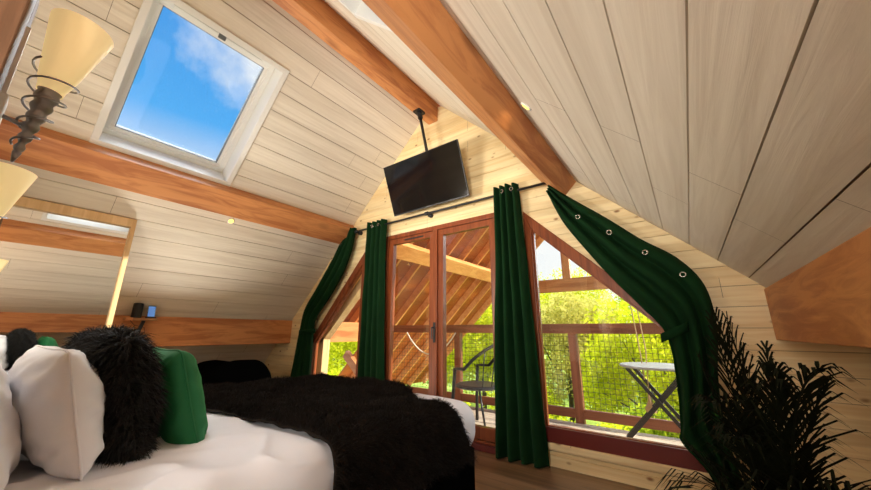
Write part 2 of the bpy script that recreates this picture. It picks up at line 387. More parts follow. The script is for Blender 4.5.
fixed_window('window_1', WR, DOOR, True)
fixed_window('window_2', WL, DOOR, False)
m = MB(); m.box((1.16, D-.045, .135), (2.95, D-.0005, .185)); m.build('trim_6', PINE, kind='structure', bevel=.003)

# ---- double glazed door
dr = bpy.data.objects.new('door_1', None); C.objects.link(dr); dr.location = (.075, D, 0); dr['kind'] = 'structure'
OY = Vector((-.075, -D, 0))
def dpart(m, name, mat, parent=dr, bevel=.004, smooth=False, label=None):
    m.v = [v+OY for v in m.v]; return m.build(name, mat, parent, bevel=bevel, smooth=smooth, label=label)
o4 = DR; i4 = [(-.72, .075), (.87, .075), (.87, 2.275), (-.72, 2.275)]
m = MB(); framed(m, o4, i4, D-.015, D+.10); dpart(m, 'door_frame', DOOR)
m = MB(); m.box((-.72, D-.06, .0), (.92, D-.016, .055)); dpart(m, 'threshold', REDSILL, label='dark red threshold strip')
for xa, xb in ((-.72, .06), (.09, .87)):
    oo = [(xa, .08), (xb, .08), (xb, 2.27), (xa, 2.27)]; ii = [(xa+.085, .19), (xb-.085, .19), (xb-.085, 2.20), (xa+.085, 2.20)]
    m = MB(); framed(m, oo, ii, D-.005, D+.06); lf = dpart(m, 'door_leaf', DOOR)
    m = MB(); m.prism(ii, 'Y', D+.025, D+.029)
    p = dpart(m, 'pane', GLASS, lf, 0)
    if xa < 0:
        m = MB(); m.box((xa+.28, D-.012, 2.222), (xa+.60, D-.004, 2.242)); dpart(m, 'trickle_vent', BLACKM, lf, label='dark slot of the ventilator')
m = MB(); m.box((.045, D-.032, .08), (.105, D-.004, 2.27)); dpart(m, 'astragal', DOOR)
m = MB(); m.box((.06, D-.042, .96), (.09, D-.031, 1.18)); m.tube([(.075, D-.04, 1.12), (.075, D-.085, 1.12)], .009); m.tube([(.075, D-.085, 1.125), (.078, D-.088, 1.0)], .009)
dpart(m, 'handle', BLACKM, label='black lever handle')
for z in (.35, 1.15, 1.95):
    m = MB(); m.tube([(-.745, D-.022, z-.05), (-.745, D-.022, z+.05)], .009); dpart(m, 'hinge', BLACKM, bevel=0)

# ---- roof windows
def roof_window(name, zf, nrm, hole):
    lo, hi = hole
    up = (hi if zf(hi) > zf(lo) else lo); dn = lo+hi-up
    t = Vector((dn-up, 0, zf(dn)-zf(up))); Ls = t.length; t.normalize()
    o = Vector((up, SKY[0], zf(up))); Y = Vector((0, 1, 0)); W = SKY[1]-SKY[0]
    MM = Matrix((Y, t, nrm)).transposed().to_4x4(); MM.translation = o    # local: a along y, b down-slope, c outwards
    dep = .30
    def fr(m, a0, a1, b0, b1, wd, c0, c1):
        m.box((a0, b0, c0), (a1, b0+wd, c1), MM); m.box((a0, b1-wd, c0), (a1, b1, c1), MM)
        m.box((a0, b0+wd, c0), (a0+wd, b1-wd, c1), MM); m.box((a1-wd, b0+wd, c0), (a1, b1-wd, c1), MM)
    m = MB(); fr(m, 0, W, 0, Ls, .022, -.002, dep); root = m.build(name, WHITE, kind='structure')      # reveal lining
    m = MB(); fr(m, -.03, W+.03, -.03, Ls+.012, .05, -.016, 0); m.build('casing', WHITE, root, bevel=.003)
    m = MB(); fr(m, .022, W-.022, .022, Ls-.022, .05, dep-.08, dep+.05); m.build('window_frame', WHITE, root, bevel=.004)
    m = MB(); fr(m, .066, W-.066, .066, Ls-.066, .036, dep-.06, dep+.03); sa = m.build('sash', WHITE, root, bevel=.006)
    m = MB(); fr(m, .100, W-.100, .100, Ls-.100, .008, dep-.045, dep+.0); m.build('gasket', GREY, sa)
    m = MB(); m.box((.10, .10, dep-.02), (W-.10, Ls-.10, dep-.015), MM); m.build('pane', GLASS, sa)
    m = MB(); m.box((.16, .045, dep-.115), (W-.16, .075, dep-.08), MM); m.build('control_bar', WHITE, root, bevel=.004)
    m = MB(); m.box((W/2-.03, .04, dep-.12), (W/2+.03, .08, dep-.112), MM); m.build('latch', GREY, root)
    return root
roof_window('window_3', zl, NL, LX); roof_window('window_4', zr, NR, RX)

# ---- ceiling spots
def spot(x, y, zf, nrm, label):
    p = Vector((x, y, zf(x))); q = (-nrm).to_track_quat('Z', 'Y').to_matrix().to_4x4(); q.translation = p
    root = empty('ceiling_spot', p, label, 'ceiling light', 'small recessed spots under the purlins')
    m = MB(); m.lathe([(.028, .0), (.040, .0), (.040, .004), (.028, .006)], 20, None, cap=False); b = m.build('bezel', WHITE, root, smooth=True)
    m = MB(); m.lathe([(.001, .002), (.028, .002), (.028, .0035), (.001, .0035)], 20); l = m.build('lens', LEDM, root)
    root.rotation_euler = q.to_euler()
    ld = bpy.data.lights.new('spot_lamp', 'SPOT'); ld.energy = .8; ld.color = (1, .72, .38); ld.spot_size = 2.0; ld.spot_blend = .8; ld.shadow_soft_size = .025
    lo = bpy.data.objects.new('spot_lamp', ld); C.objects.link(lo); lo.location = p-nrm*.02; lo.rotation_euler = nrm.to_track_quat('Z', 'Y').to_euler()
spot(1.775, 1.71, zr, NR, 'small glowing recessed spot on the right ceiling slope beside the beam')
spot(-1.80, 1.54, zl, NL, 'small glowing recessed spot peeking out under the left slope beam')

# ------------------------------------------------------------------ outside: timber roof, deck, railing
OX = 9.3
tr = empty('timber_roof', (0, D+.2, 0), 'open orange timber roof with rafters over the balcony outside the glazed door', 'roof')
def ext(m, name, mat, parent=tr, bevel=0, label=None, smooth=False):
    off = parent.location if parent.parent is None else parent.parent.location
    m.v = [v-Vector(off) for v in m.v]; return m.build(name, mat, parent, bevel=bevel, label=label, smooth=smooth)
def zlo(x): return 4.36+.98*x
def zro(x): return 4.40-.98*x
tl = Vector((-1, 0, -.98)).normalized()
for ya, yb, xe in ((D+.13, 5.3, -3.5), (5.3, OX+.15, -5.0)):
    m = MB(); m.prism([(.02, zlo(.02)), (xe, zlo(xe)), (xe, zlo(xe)+.04), (.02, zlo(.02)+.04)], 'Y', ya, yb); ext(m, 'roof_boards', EXTWOOD)
for y in (3.9, 4.5, 5.1, 5.7, 6.3, 6.95, 7.65, 8.33, 9.05):
    p = Vector((.02, 0, zlo(.02))); ln_ = 4.85 if y < 5.3 else 6.9; c = [p, p+tl*ln_, p+tl*ln_-NL*.15, p-NL*.15]
    m = MB(); m.prism([(q.x, q.z) for q in c], 'Y', y-.026, y+.026); ext(m, 'rafter', RAFTER)
trr = Vector((1, 0, -.98)).normalized()
p = Vector((.02, 0, zro(.02))); c = [p, p+trr*4.6, p+trr*4.6-NR*.15, p-NR*.15]
m = MB(); m.prism([(q.x, q.z) for q in c], 'Y', 9.0, 9.08); ext(m, 'rafter', BEAM)
# purlins and ridge running on outside
t = tl; p = Vector((-1.497, 0, zl(-1.497)))
c = [p, p+t*.29, p+t*.29-NL*.155, p-NL*.155]; m = MB(); m.prism([(q.x, q.z) for q in c], 'Y', D+.14, OX); ext(m, 'purlin', RAFTER, bevel=.006)
p = Vector((1.512, 0, zr(1.512))); c = [p, p+trr*.29, p+trr*.29-NR*.17, p-NR*.17]; m = MB(); m.prism([(q.x, q.z) for q in c], 'Y', D+.14, OX); ext(m, 'purlin', BEAM, bevel=.006)
m = MB(); m.box((-.06, D+.14, 3.79), (.09, OX, 4.15)); ext(m, 'ridge_beam', BEAM)
m = MB(); m.box((-3.0, D+.14, .885), (-2.86, 5.2, 1.245)); ext(m, 'wall_plate', BEAM)
m = MB(); m.box((-2.96, D+.16, -.2), (-2.82, D+.30, .885)); ext(m, 'post', TIMBER_Z)
m = MB(); m.box((-1.3, 9.15, 2.13), (1.35, 9.3, 2.47)); ext(m, 'tie_beam', TIMBER_X)
m = MB(); m.box((-2.36, 3.26, -.1), (-2.22, 3.38, .98)); ext(m, 'post', PINE_Z, label='pale pine post')
m = MB(); m.bar((-2.33, 3.32, .93), (-1.02, 3.32, 2.17), .12, .12, (-.7, 0, .7)); ext(m, 'rafter', PINE_Z, label='pale pine rafter along the window')
m = MB(); m.bar((-3.5, 4.75, .62), (-2.6, 4.75, -.05), .10, .16); ext(m, 'brace', TIMBER_X)
m = MB(); m.box((-.17, 9.15, 2.47), (.03, 9.3, 3.85)); ext(m, 'king_post', TIMBER_Z)
m = MB(); m.box((-5.0, 3.5, -.1), (-4.6, 9.2, .0)); 

dk = MB()
for k in range(10):
    y = D+.135+k*.142
    dk.box((-2.8, y, -.035), (3.0, y+.135, 0))
dk.build('deck', DECK, kind='structure')
RY = 4.68
rl = empty('balcony_railing', (1.0, RY, 0), 'reddish wooden balcony railing with wire netting between its rails', 'railing')
def rp(m, name, mat, bevel=.004, label=None):
    m.v = [v-Vector((1.0, RY, 0)) for v in m.v]; return m.build(name, mat, rl, bevel=bevel, label=label)
m = MB(); m.box((-2.7, RY-.05, 1.060), (3.1, RY+.05, 1.185)); rp(m, 'handrail', RAIL)
m = MB(); m.box((-2.7, RY-.03, .05), (3.1, RY+.03, .155)); rp(m, 'bottom_rail', RAIL)
for x in (-2.4, -.65, 1.13, 2.95):
    m = MB(); m.box((x-.05, RY-.045, -.25), (x+.05, RY+.045, 1.06)); rp(m, 'post', RAIL_Z)
m = MB()
for k in range(94):
    x = -2.65+k*.061; m.tube([(x, RY, .155), (x+.004*math.sin(k*3), RY, 1.06)], .0026, 3, caps=False)
for k in range(15):
    z = .18+k*.06; m.tube([(-2.7, RY+.002, z), (3.1, RY+.002, z+.004)], .0026, 3, caps=False)
rp(m, 'wire_netting', WIREM, 0)

# ropes hanging outside
def rope(pts, r, mat, label, name='hanging_rope', grp=None):
    m = MB(); m.tube(pts, r, 6); o = m.build(name, mat, smooth=True); tag(o, label, 'rope', grp); return o
rope([(1.86, 4.3, 3.0), (1.88, 4.3, 1.43), (1.91, 4.3, .85), (1.915, 4.3, .60)], .006, ROPE, 'thin brown rope hanging straight down left of its twin, beyond the right window')
m = MB(); m.tube([(1.90, 4.34, 3.0), (1.93, 4.34, 1.43), (1.96, 4.34, .9), (1.93, 4.34, .45)], .006, 6)
fd = empty('hanging_feeder', (1.93, 4.34, .28), 'small brown bell-shaped feeder on a rope above the lower railing', 'bird feeder')
m.v = [v-Vector((1.93, 4.34, .28)) for v in m.v]; m.build('rope', ROPE, fd, smooth=True)
m = MB(); m.lathe([(.002, .19), (.012, .18), (.02, .10), (.035, .07), (.055, .03), (.05, 0), (.01, -.01)], 14); m.build('body', ROPE, fd, smooth=True)
pts = [Vector((-1.55+1.0*t_, 4.45, 1.06-.75*4*t_*(1-t_)*.45)) for t_ in [i/14 for i in range(15)]]
rope(pts, .011, ROPEL, 'pale rope sagging in a loop outside the left door leaf', 'slack_rope')

# ---- bistro table
tb = empty('bistro_table', (2.05, 4.18, 0), 'round folding bistro table on crossed dark legs on the deck', 'table')
m = MB(); m.lathe([(.001, .735), (.325, .735), (.335, .745), (.335, .755), (.325, .762), (.001, .762)], 40); m.build('table_top', TABLEM, tb, smooth=False)
for y in (-.17, .17):
    m = MB(); m.bar((-.25, y, .735), (.30, y*.9, .02), .018, .034); m.build('leg', BLACKM, tb)
    m = MB(); m.bar((.25, y*.8, .735), (-.36, y*.8, .02), .018, .040); m.build('leg', BLACKM, tb)
for a_, b_, r_ in (((-.36, -.14, .03), (-.36, .14, .03), .011), ((.30, -.155, .03), (.30, .155, .03), .011), ((0, -.16, .4), (0, .16, .4), .008)):
    m = MB(); m.tube([a_, b_], r_); m.build('stretcher', BLACKM, tb)

# ---- outdoor armchair
ch = empty('garden_armchair', (.24, 3.74, 0), 'black metal garden armchair on the deck behind the door glass', 'chair', rz=math.radians(0))
def cpt(m, name, mat, label=None, smooth=True): m.v = [Vector((v.x*1.12, v.y*1.12, v.z)) for v in m.v]; return m.build(name, mat, ch, smooth=smooth, label=label)
m = MB(); m.lathe([(.001, .43), (.22, .43), (.25, .445), (.25, .46), (.22, .475), (.001, .472)], 28); cpt(m, 'seat', BLACKM, smooth=False)
hoop = []
for k in range(25):
    t_ = k/24; a = PI*1.12-1.12*PI*2*t_*.5*1.0
    a = math.radians(215)-math.radians(250)*t_
    hoop.append((.30*math.sin(math.radians(-125)+math.radians(250)*t_+PI/2)*1.0, 0, 0))
hoop = []
for k in range(29):
    t_ = k/28; a = math.radians(-118+236*t_)          # opening faces -x
    hz = .66+.30*max(0, math.cos(a))**.8
    hoop.append((.31*math.cos(a)+.0, .27*math.sin(a), hz))
full = [(-.17, -.24, 0.0)]+[(-.17, -.25, .3)]+hoop+[(-.17, .25, .3), (-.17, .24, 0)]
m = MB(); m.tube(full, .018, 8); cpt(m, 'arm_hoop', BLACKM)
for s_ in (-1, 1):
    m = MB(); m.tube([(.12, s_*.20, .45), (.20, s_*.23, 0)], .011); cpt(m, 'leg', BLACKM)
for a in (-50, -25, 0, 25, 50):
    A = math.radians(a); hz = .66+.30*math.cos(A)**.8
    m = MB(); m.tube([(.22*math.cos(A), .22*math.sin(A), .46), (.26*math.cos(A), .25*math.sin(A), .65), (.31*math.cos(A), .27*math.sin(A), hz)], .006, 6); cpt(m, 'back_rod', BLACKM)

# ------------------------------------------------------------------ greenery
gr = MB(); n = 40; X0, X1, Y0, Y1 = -60, 50, 5.0, 75
for j in range(n+1):
    for i in range(n+1):
        x = X0+(X1-X0)*i/n; y = Y0+(Y1-Y0)*j/n
        z = -3.4+.4*noise.noise(Vector((x*.12, y*.12, 0)))+max(0, (y-14))*.06
        gr.v.append(Vector((x, y, z)))
gr.f = [(j*(n+1)+i, j*(n+1)+i+1, (j+1)*(n+1)+i+1, (j+1)*(n+1)+i) for j in range(n) for i in range(n)]
gr.build('terrain', GRASS, kind='structure', smooth=True)
def tree(x, y, base, h, r, nl, mat, label, size=.11, trunk=True, name='tree', grp='trees on the slope beyond the balcony'):
    root = empty(name, (x, y, base), label, 'tree' if name == 'tree' else 'bush', grp)
    rnd = random.Random(int(x*31+y*17+h*7)); blobs = []
    for k in range(22):
        a = rnd.uniform(0, 2*PI); rr = r*math.sqrt(rnd.random())*.8; z = rnd.uniform(.15 if not trunk else .3, .9)*h
        f = math.sin(min(1, z/h*1.05)*PI*.93)**.5 if trunk else math.sqrt(max(.05, 1-(z/h)**2))
        blobs.append((Vector((rr*math.cos(a)*f, rr*math.sin(a)*f, z)), rnd.uniform(.22, .42)*r))
    m = MB()
    for k in range(nl):
        c, br = blobs[rnd.randrange(22)]
        d = Vector((rnd.gauss(0, 1), rnd.gauss(0, 1), rnd.gauss(0, 1))).normalized(); p = c+d*br*rnd.uniform(.6, 1.1)
        u = Vector((rnd.gauss(0, 1), rnd.gauss(0, 1), rnd.gauss(0, 1))).normalized(); v_ = u.orthogonal().normalized(); s_ = size*rnd.uniform(.6, 1.3)
        m.add([p-u*s_, p+v_*s_*.5, p+u*s_, p-v_*s_*.5], [(0, 1, 2, 3)])
    m.build('foliage', mat, root)
    m = MB()
    m.tube([(0, 0, 0), (.05*h*.2, 0, h*.35), (0, .04*h, h*.7)], .05, 7, rads=[.022*h, .016*h, .008*h])
    for c, br in blobs[:8]:
        m.tube([(0, 0, h*.25), c*.5+Vector((0, 0, h*.12)), c], .02, 5, rads=[.010*h, .006*h, .002*h])
    m.build('trunk', BARK, root)
    return root
TL = [
 (1.5, 14, 5.2, 2.5, LEAF, 'yellow-green tree straight beyond the right window'),
 (-2.5, 17, 5.6, 2.8, LEAF2, 'pale olive tree with loose crown left of the yellow-green one'),
 (5.5, 16, 5.9, 2.8, LEAF, 'bright yellow tree behind the balcony table'),
 (-7, 17, 6.0, 3.0, LEAF, 'lime tree seen through the right door leaf'),
 (-12, 20, 6.5, 3.4, LEAF3, 'greener tree far left beyond the open gable'),
 (10, 19, 7.0, 3.4, LEAF, 'broad yellow tree far right beyond the window edge'),
 (2.5, 24, 7.5, 3.6, LEAF3, 'green tree in the far row behind the yellow-green one'),
 (-4.5, 26, 7.8, 3.8, LEAF, 'tall tree in the far row behind the pale olive one'),
 (-16, 16, 5.5, 3.2, LEAF, 'yellow tree seen through the left window'),
 (-22, 20, 7, 3.8, LEAF3, 'dark green tree at the far left of the slope'),
 (9, 27, 8.5, 4.0, LEAF3, 'dense green tree in the far row behind the table'),
 (-10, 30, 8.5, 4.2, LEAF, 'hazy yellow tree in the far row seen through the door'),
]
for x, y, h, r, mt, lb in TL:
    r *= 1.12; h *= 1.04
    tree(x, y, -3.3+max(0, y-14)*.06, h, r, 13000, mt, lb, .10)
BL = [
 (.5, 10.2, 1.9, 1.5, LEAF, 'low yellow bush just below the balcony post'),
 (2.8, 9.6, 1.9, 1.5, LEAF3, 'low green bush below the table side of the railing'),
 (-1.8, 10.8, 2.0, 1.6, LEAF, 'low lime bush below the chair side of the railing'),
 (-4.6, 10.8, 1.9, 1.7, LEAF, 'low bush below the open gable post'),
 (5.2, 10.4, 2.0, 1.6, LEAF, 'low yellow bush at the right end of the railing'),
 (-8.2, 11.0, 2.0, 1.9, LEAF, 'low bush under the roof eave at the left window'),
 (-12, 11.5, 2.4, 2.1, LEAF, 'wide bush at the far left under the eave'),
 (1.6, 12.2, 2.5, 1.7, LEAF3, 'mid-height green bush behind the low yellow one'),
 (-3.2, 13, 2.6, 1.8, LEAF, 'mid-height lime bush behind the chair'),
 (-.4, 7.9, 1.0, 1.0, LEAF, 'small bush nearest to the deck edge'),
 (2.0, 7.6, 1.0, 1.0, LEAF2, 'small pale bush close under the table'),
]
for x, y, h, r, mt, lb in BL:
    tree(x, y, -3.4, h, r, 8000, mt, lb, .075, False, 'bush', 'bushes under the balcony')

# ------------------------------------------------------------------ curtains and rod
rd = empty('curtain_rod', (0, 3.0, 2.475), 'thin black curtain rod across the gable above the door', 'curtain rod')
m = MB(); m.tube([(-1.47, 0, 0), (1.50, 0, 0)], .0125, 10); m.build('pole', BLACKM, rd, smooth=True)
for x in (-1.3, .0, 1.08):
    m = MB(); m.tube([(x, 0, 0), (x, .045, 0)], .009, 8); m.lathe([(.03, 0), (.03, .045)], 16, Matrix.Translation((x, .098, 0)) @ Matrix.Rotation(PI/2, 4, 'X'))
    m.tube([(x-.02, 0, 0), (x+.02, 0, 0)], .024, 12); m.build('bracket', BLACKM, rd, smooth=True)
def interp(pts, t):
    n = len(pts)-1; s_ = t*n; i = min(int(s_), n-1); f = s_-i
    def cr(a, b, c, d): return .5*((2*b)+(-a+c)*f+(2*a-5*b+4*c-d)*f*f+(-a+3*b-3*c+d)*f**3)
    a = pts[max(i-1, 0)]; b = pts[i]; c = pts[i+1]; d = pts[min(i+2, n)]
    return Vector([cr(a[k], b[k], c[k], d[k]) for k in range(2)])
def curtain(label, Lp, Rp, y, nf, amp, seed, rows=60, cols=64, name='curtain', amptop=None, rings=(), narrow=0):
    xm = (Lp[0][0]+Rp[0][0])/2
    root = empty(name, (xm, y, 0), label, 'curtain', 'dark green velvet curtains across the gable')
    m = MB(); rnd = random.Random(seed); ph = rnd.uniform(0, 6)
    for j in range(rows+1):
        t = j/rows; a = interp(Lp, t); b = interp(Rp, t)
        wdt = (b-a).length
        for i in range(cols+1):
            s_ = i/cols
            ss = s_+.35/(nf*2*PI)*math.sin(2*PI*nf*s_+1+ph)*.6
            p = a.lerp(b, max(0, min(1, ss)))
            k = amp*(.75+.35*noise.noise(Vector((s_*3, t*2.5, seed))))
            if amptop is not None: k *= amptop+(1-amptop)*min(1, t*3)
            f = math.sin(2*PI*nf*s_+ph+.6*noise.noise(Vector((t*2, s_*2, seed+5))))
            f = math.copysign(abs(f)**.8, f)
            yy = f*k+.012*noise.noise(Vector((s_*9, t*7, seed)))
            m.v.append(Vector((p.x-xm, yy, p.y)))
    c = cols+1
    m.f = [(j*c+i, j*c+i+1, (j+1)*c+i+1, (j+1)*c+i) for j in range(rows) for i in range(cols)]
    o = m.build('cloth', VELVET, root, smooth=True); so = o.modifiers.new('thick', 'SOLIDIFY'); so.thickness = .004
    for x, z, yy in rings:
        m = MB(); m.tube(ring_pts((0, 0, 0), .017, 'Y', 18), .0045, 8, closed=True); e_ = m.build('eyelet', CHROME, o, smooth=True)
        e_.location = (x-xm, yy-y, z); e_.rotation_euler = (0, 0, 0)
    return root
curtain('dark green curtain hanging straight left of the double door', [(-1.05, 2.545), (-1.06, 1.9), (-1.075, 1.0), (-1.07, .06)], [(-.70, 2.545), (-.70, 1.9), (-.66, 1.0), (-.60, .06)], 2.99, 4, .048, 3, rings=[(-.80, 2.475, 2.955), (-.92, 2.475, 2.955)])
curtain('dark green curtain hanging straight to the floor between door and right window', [(.93, 2.545), (.91, 1.8), (.86, .9), (.83, .015)], [(1.19, 2.545), (1.22, 1.8), (1.27, .9), (1.30, .015)], 2.975, 4, .062, 9, rings=[(1.03, 2.475, 2.93), (1.135, 2.475, 2.93)])
curtain('dark green curtain swept down the left roof slope beside the left window',
        [(-1.44, 2.55), (-1.62, 2.31), (-1.81, 2.05), (-2.10, 1.70), (-2.36, 1.38), (-2.43, 1.05), (-2.50, .70), (-2.56, .36), (-2.58, .06)],
        [(-1.30, 2.53), (-1.36, 2.22), (-1.50, 1.90), (-1.80, 1.53), (-2.09, 1.24), (-2.11, 1.0), (-2.11, .70), (-2.10, .36), (-2.12, .06)], 2.99, 3, .045, 5,
        rings=[(-1.585, 2.33, 2.955), (-1.76, 2.12, 2.955)])
curtain('dark green curtain swept down the right roof slope behind the palm',
        [(1.47, 2.36), (1.58, 2.06), (1.76, 1.75), (1.93, 1.49), (2.10, 1.26), (2.225, 1.06), (2.24, .75), (2.22, .45), (2.21, .36), (2.33, .20), (2.37, .06)],
        [(1.50, 2.43), (1.70, 2.24), (1.93, 2.03), (2.16, 1.80), (2.37, 1.62), (2.50, 1.40), (2.52, 1.1), (2.48, .85), (2.46, .60), (2.47, .35), (2.52, .06)], 2.985, 3, .048, 14,
        rings=[(1.735, 2.05, 2.925), (1.96, 1.87, 2.925), (2.185, 1.67, 2.925), (2.39, 1.48, 2.925)])
# tiebacks
m = MB(); m.tube(ring_pts((2.34, 2.985, 1.09), .0, 'Z'), .01, 4) if False else None
def tieback(x0, x1, z0, z1, y, label):
    mm = MB(); pts = []
    for k in range(24):
        a = 2*PI*k/24; pts.append(((x0+x1)/2+(x1-x0)/2*math.cos(a), y+.055*math.sin(a), (z0+z1)/2+(z1-z0)/2*math.cos(a)))
    n0 = len(pts); v = []
    for p in pts: v += [Vector(p)+Vector((0, 0, -.03)), Vector(p)+Vector((0, 0, .03))]
    mm.add(v, [(2*i, 2*i+1, (2*i+3) % (2*n0), (2*i+2) % (2*n0)) for i in range(n0)])
    o = mm.build('curtain_tieback', VELVET, smooth=True); so = o.modifiers.new('t', 'SOLIDIFY'); so.thickness = .006
    tag(o, label, 'curtain tieback')
tieback(2.20, 2.36, 1.04, 1.12, 2.98, 'dark green band gathering the right slope curtain')
tieback(-2.46, -2.08, 1.06, 1.08, 2.99, 'dark green band gathering the left slope curtain')

# ------------------------------------------------------------------ television on its ceiling pole
TC = Vector((.104, 2.79, 2.80)); tilt = .371; yaw = .029
RM = (Matrix.Rotation(yaw, 4, 'Z') @ Matrix.Rotation(tilt, 4, 'X') @ Matrix.Rotation(-.017, 4, 'Y'))
RMi = RM.inverted()
tv = empty('television', TC, 'black flat television tilted down on a ceiling pole', 'television')
tv.rotation_euler = RM.to_euler()
W_, H_ = 1.10, .630
m = MB(); m.box((-W_/2, 0, -H_/2), (W_/2, .028, H_/2)); m.box((-.33, .028, -.22), (.33, .055, .16)); tvc = m.build('casing', BLACKM, tv, bevel=.004)
m = MB(); m.box((-W_/2+.008, -.0015, -H_/2+.016), (W_/2-.008, .001, H_/2-.008)); m.build('screen', SCREEN, tvc, label='glossy black screen')
m = MB(); m.box((-.04, -.003, -H_/2+.004), (.04, 0, -H_/2+.011)); m.build('logo_strip', GREY, tvc)
a = Vector((.015, 2.80, 3.79)); b = Vector((.16, 2.86, 2.95))
m = MB(); m.tube([a+(b-a)*.10, b], .019, 12); m.v = [RMi @ (v-TC) for v in m.v]; m.build('pole', BLACKM, tv, smooth=True)
m = MB(); m.box((-.035, 2.74, 3.765), (.065, 2.86, 3.79)); m.tube([a, a+(b-a)*.12], .032, 12); m.v = [RMi @ (v-TC) for v in m.v]; m.build('ceiling_mount', BLACKM, tv)
m = MB(); m.box((-.12, .055, -.12), (.12, .075, .12)); m.tube([(.0, .07, .0), RMi @ (b-TC)], .018, 8); m.build('bracket', BLACKM, tv)

# ------------------------------------------------------------------ mirror
mi = empty('leaning_mirror', (-1.96, 0, 0), 'large pine framed mirror standing against the left slope behind the pillows', 'mirror')
y0, y1, z0, z1 = -.20, .745, .02, 2.155
m = MB(); m.box((-.03, y0, z0), (-.012, y1, z1)); m.build('back_board', PINE_Z, mi)
m = MB(); m.box((-.012, y0+.02, z0+.02), (-.004, y1-.02, z1-.02)); m.build('glass', MIRROR, mi, label='silvered mirror glass')
m = MB(); fw = .06
m.box((-.03, y0, z0), (.03, y0+fw, z1)); m.box((-.03, y1-.036, z0), (.03, y1, z1)); m.box((-.03, y0+fw, z1-.085), (.03, y1-.036, z1)); m.box((-.03, y0+fw, z0), (.03, y1-.036, z0+fw))
m.build('frame', PINE_Z, mi, bevel=.003)

# ------------------------------------------------------------------ shelf with speaker and phone
sh = empty('small_shelf', (-2.885, 1.13, 1.19), 'small wooden shelf on a black bracket fixed to the left wall beam', 'shelf')
m = MB(); m.box((.03, -.145, 0), (.21, .135, .028)); m.build('board', SHELFW, sh, bevel=.003)
m = MB(); m.box((.205, -.155, -.004), (.216, -.095, .03)); m.build('end_block', BEAM, sh)
m = MB(); m.bar((.10, .03, 0), (.10, .0, -.14), .03, .035, (1, 0, 0)); m.bar((.10, .01, -.13), (.02, -.12, -.155), .028, .03); m.box((0, -.15, -.20), (.02, -.06, -.10)); m.build('bracket', BLACKM, sh)
m = MB(); m.tube([(.09, -.09, 0), (.10, -.05, -.05), (.09, .05, -.08), (.05, .08, -.16), (.03, .0, -.26)], .003, 6); m.build('cable', BLACKM, sh, smooth=True)
sp = empty('speaker', (-2.75, 1.075, 1.218), 'black box-shaped speaker on the small wall shelf', 'speaker')
m = MB(); m.lathe([(.044, 0), (.048, .008), (.046, .155), (.040, .165)], 28); spb = m.build('body', SPEAKERM, sp, smooth=False)
m = MB(); m.lathe([(.030, .165), (.034, .168), (.002, .168)], 20); m.build('top_ring', BLACKM, spb)
phn = empty('smartphone', (-2.73, 1.205, 1.218), 'blue-lit smartphone propped upright on the small wall shelf', 'phone', rz=math.radians(0))
T_ = Matrix.Rotation(math.radians(-10), 4, 'Y')
m = MB(); m.box((-.006, -.037, .012), (.004, .037, .145), T_); phb = m.build('body', BLACKM, phn, bevel=.003)
m = MB(); m.box((.0042, -.033, .018), (.005, .033, .139), T_); m.build('screen', PHONE, phb, label='glowing blue screen')
m = MB(); m.box((-.035, -.045, 0), (.035, .045, .014)); m.build('dock', BLACKM, phn, bevel=.003)

# ------------------------------------------------------------------ bed posts and sconces on the back wall
for x, y1_, lb in ((1.06, -.09, 'brown wooden bedside post carrying the nearer wall lamp'), (.14, -.14, 'brown wooden post behind the pillows carrying the farther wall lamp')):
    m = MB(); m.box((x-.07, -.319, 0), (x+.07, y1_, 2.6)); o = m.build('wooden_post', POSTW, bevel=.004); tag(o, lb, 'post', 'bedside posts')
def sconce(x, label, y0, z0):
    root = empty('wall_sconce', (x, y0, z0), label, 'wall lamp', 'torch-shaped wall lamps beside the bed')
    # local origin on the mounting face; tip near the wall, shade leaning out
    A = Vector((0, .060, 0)); B = Vector((.0, .104, .475)); d = (B-A).normalized()
    Q = d.to_track_quat('Z', 'Y').to_matrix().to_4x4(); Q.translation = A
    Lg = (B-A).length
    m = MB(); prof = [(.003, 0), (.009, .03)]
    for i in range(6):
        z = .03+i*.034; r = .006+i*.003
        prof += [(r, z), (r+.004, z+.008), (r+.005, z+.016), (r+.001, z+.027)]
    prof += [(.025, .235), (.025, .25), (.012, .251)]
    m.lathe(prof, 24, Q); m.build('torch_body', STEEL, root, smooth=True)
    m = MB(); m.lathe([(.027, .232), (.029, .25), (.037, .278), (.071, Lg), (.068, Lg), (.034, .278), (.0265, .25)], 36, Q, cap=False); m.build('lamp_shade', SHADE, root, smooth=True)
    pts = []
    for i in range(90):
        t_ = i/89; a = t_*2*PI*4.2+1.0; z = .05+t_*.26; r = .018+t_*.036
        pts.append(Q @ Vector((r*math.cos(a), r*math.sin(a), z)))
    m = MB(); m.tube(pts, .003, 6); m.build('spiral_wire', STEEL, root, smooth=True)
    m = MB(); m.box((-.035, 0, .04), (.035, .02, .17)); m.build('wall_plate', PLATEW, root, bevel=.003)
    m = MB(); m.tube([(0, .015, .12), (0, .05, .11), A+d*.13], .006, 8); m.build('arm', STEEL, root, smooth=True)
    m = MB(); m.box((-.006, .003, .17), (.006, .013, .40)); m.build('cable_cover', PLATEW, root)
    return root
sconce(.98, 'torch-shaped wall lamp with twisted steel body nearest the skylight', -.095, 1.515)
sconce(.16, 'second torch-shaped wall lamp lower at the left edge above the mirror', -.15, 1.262)

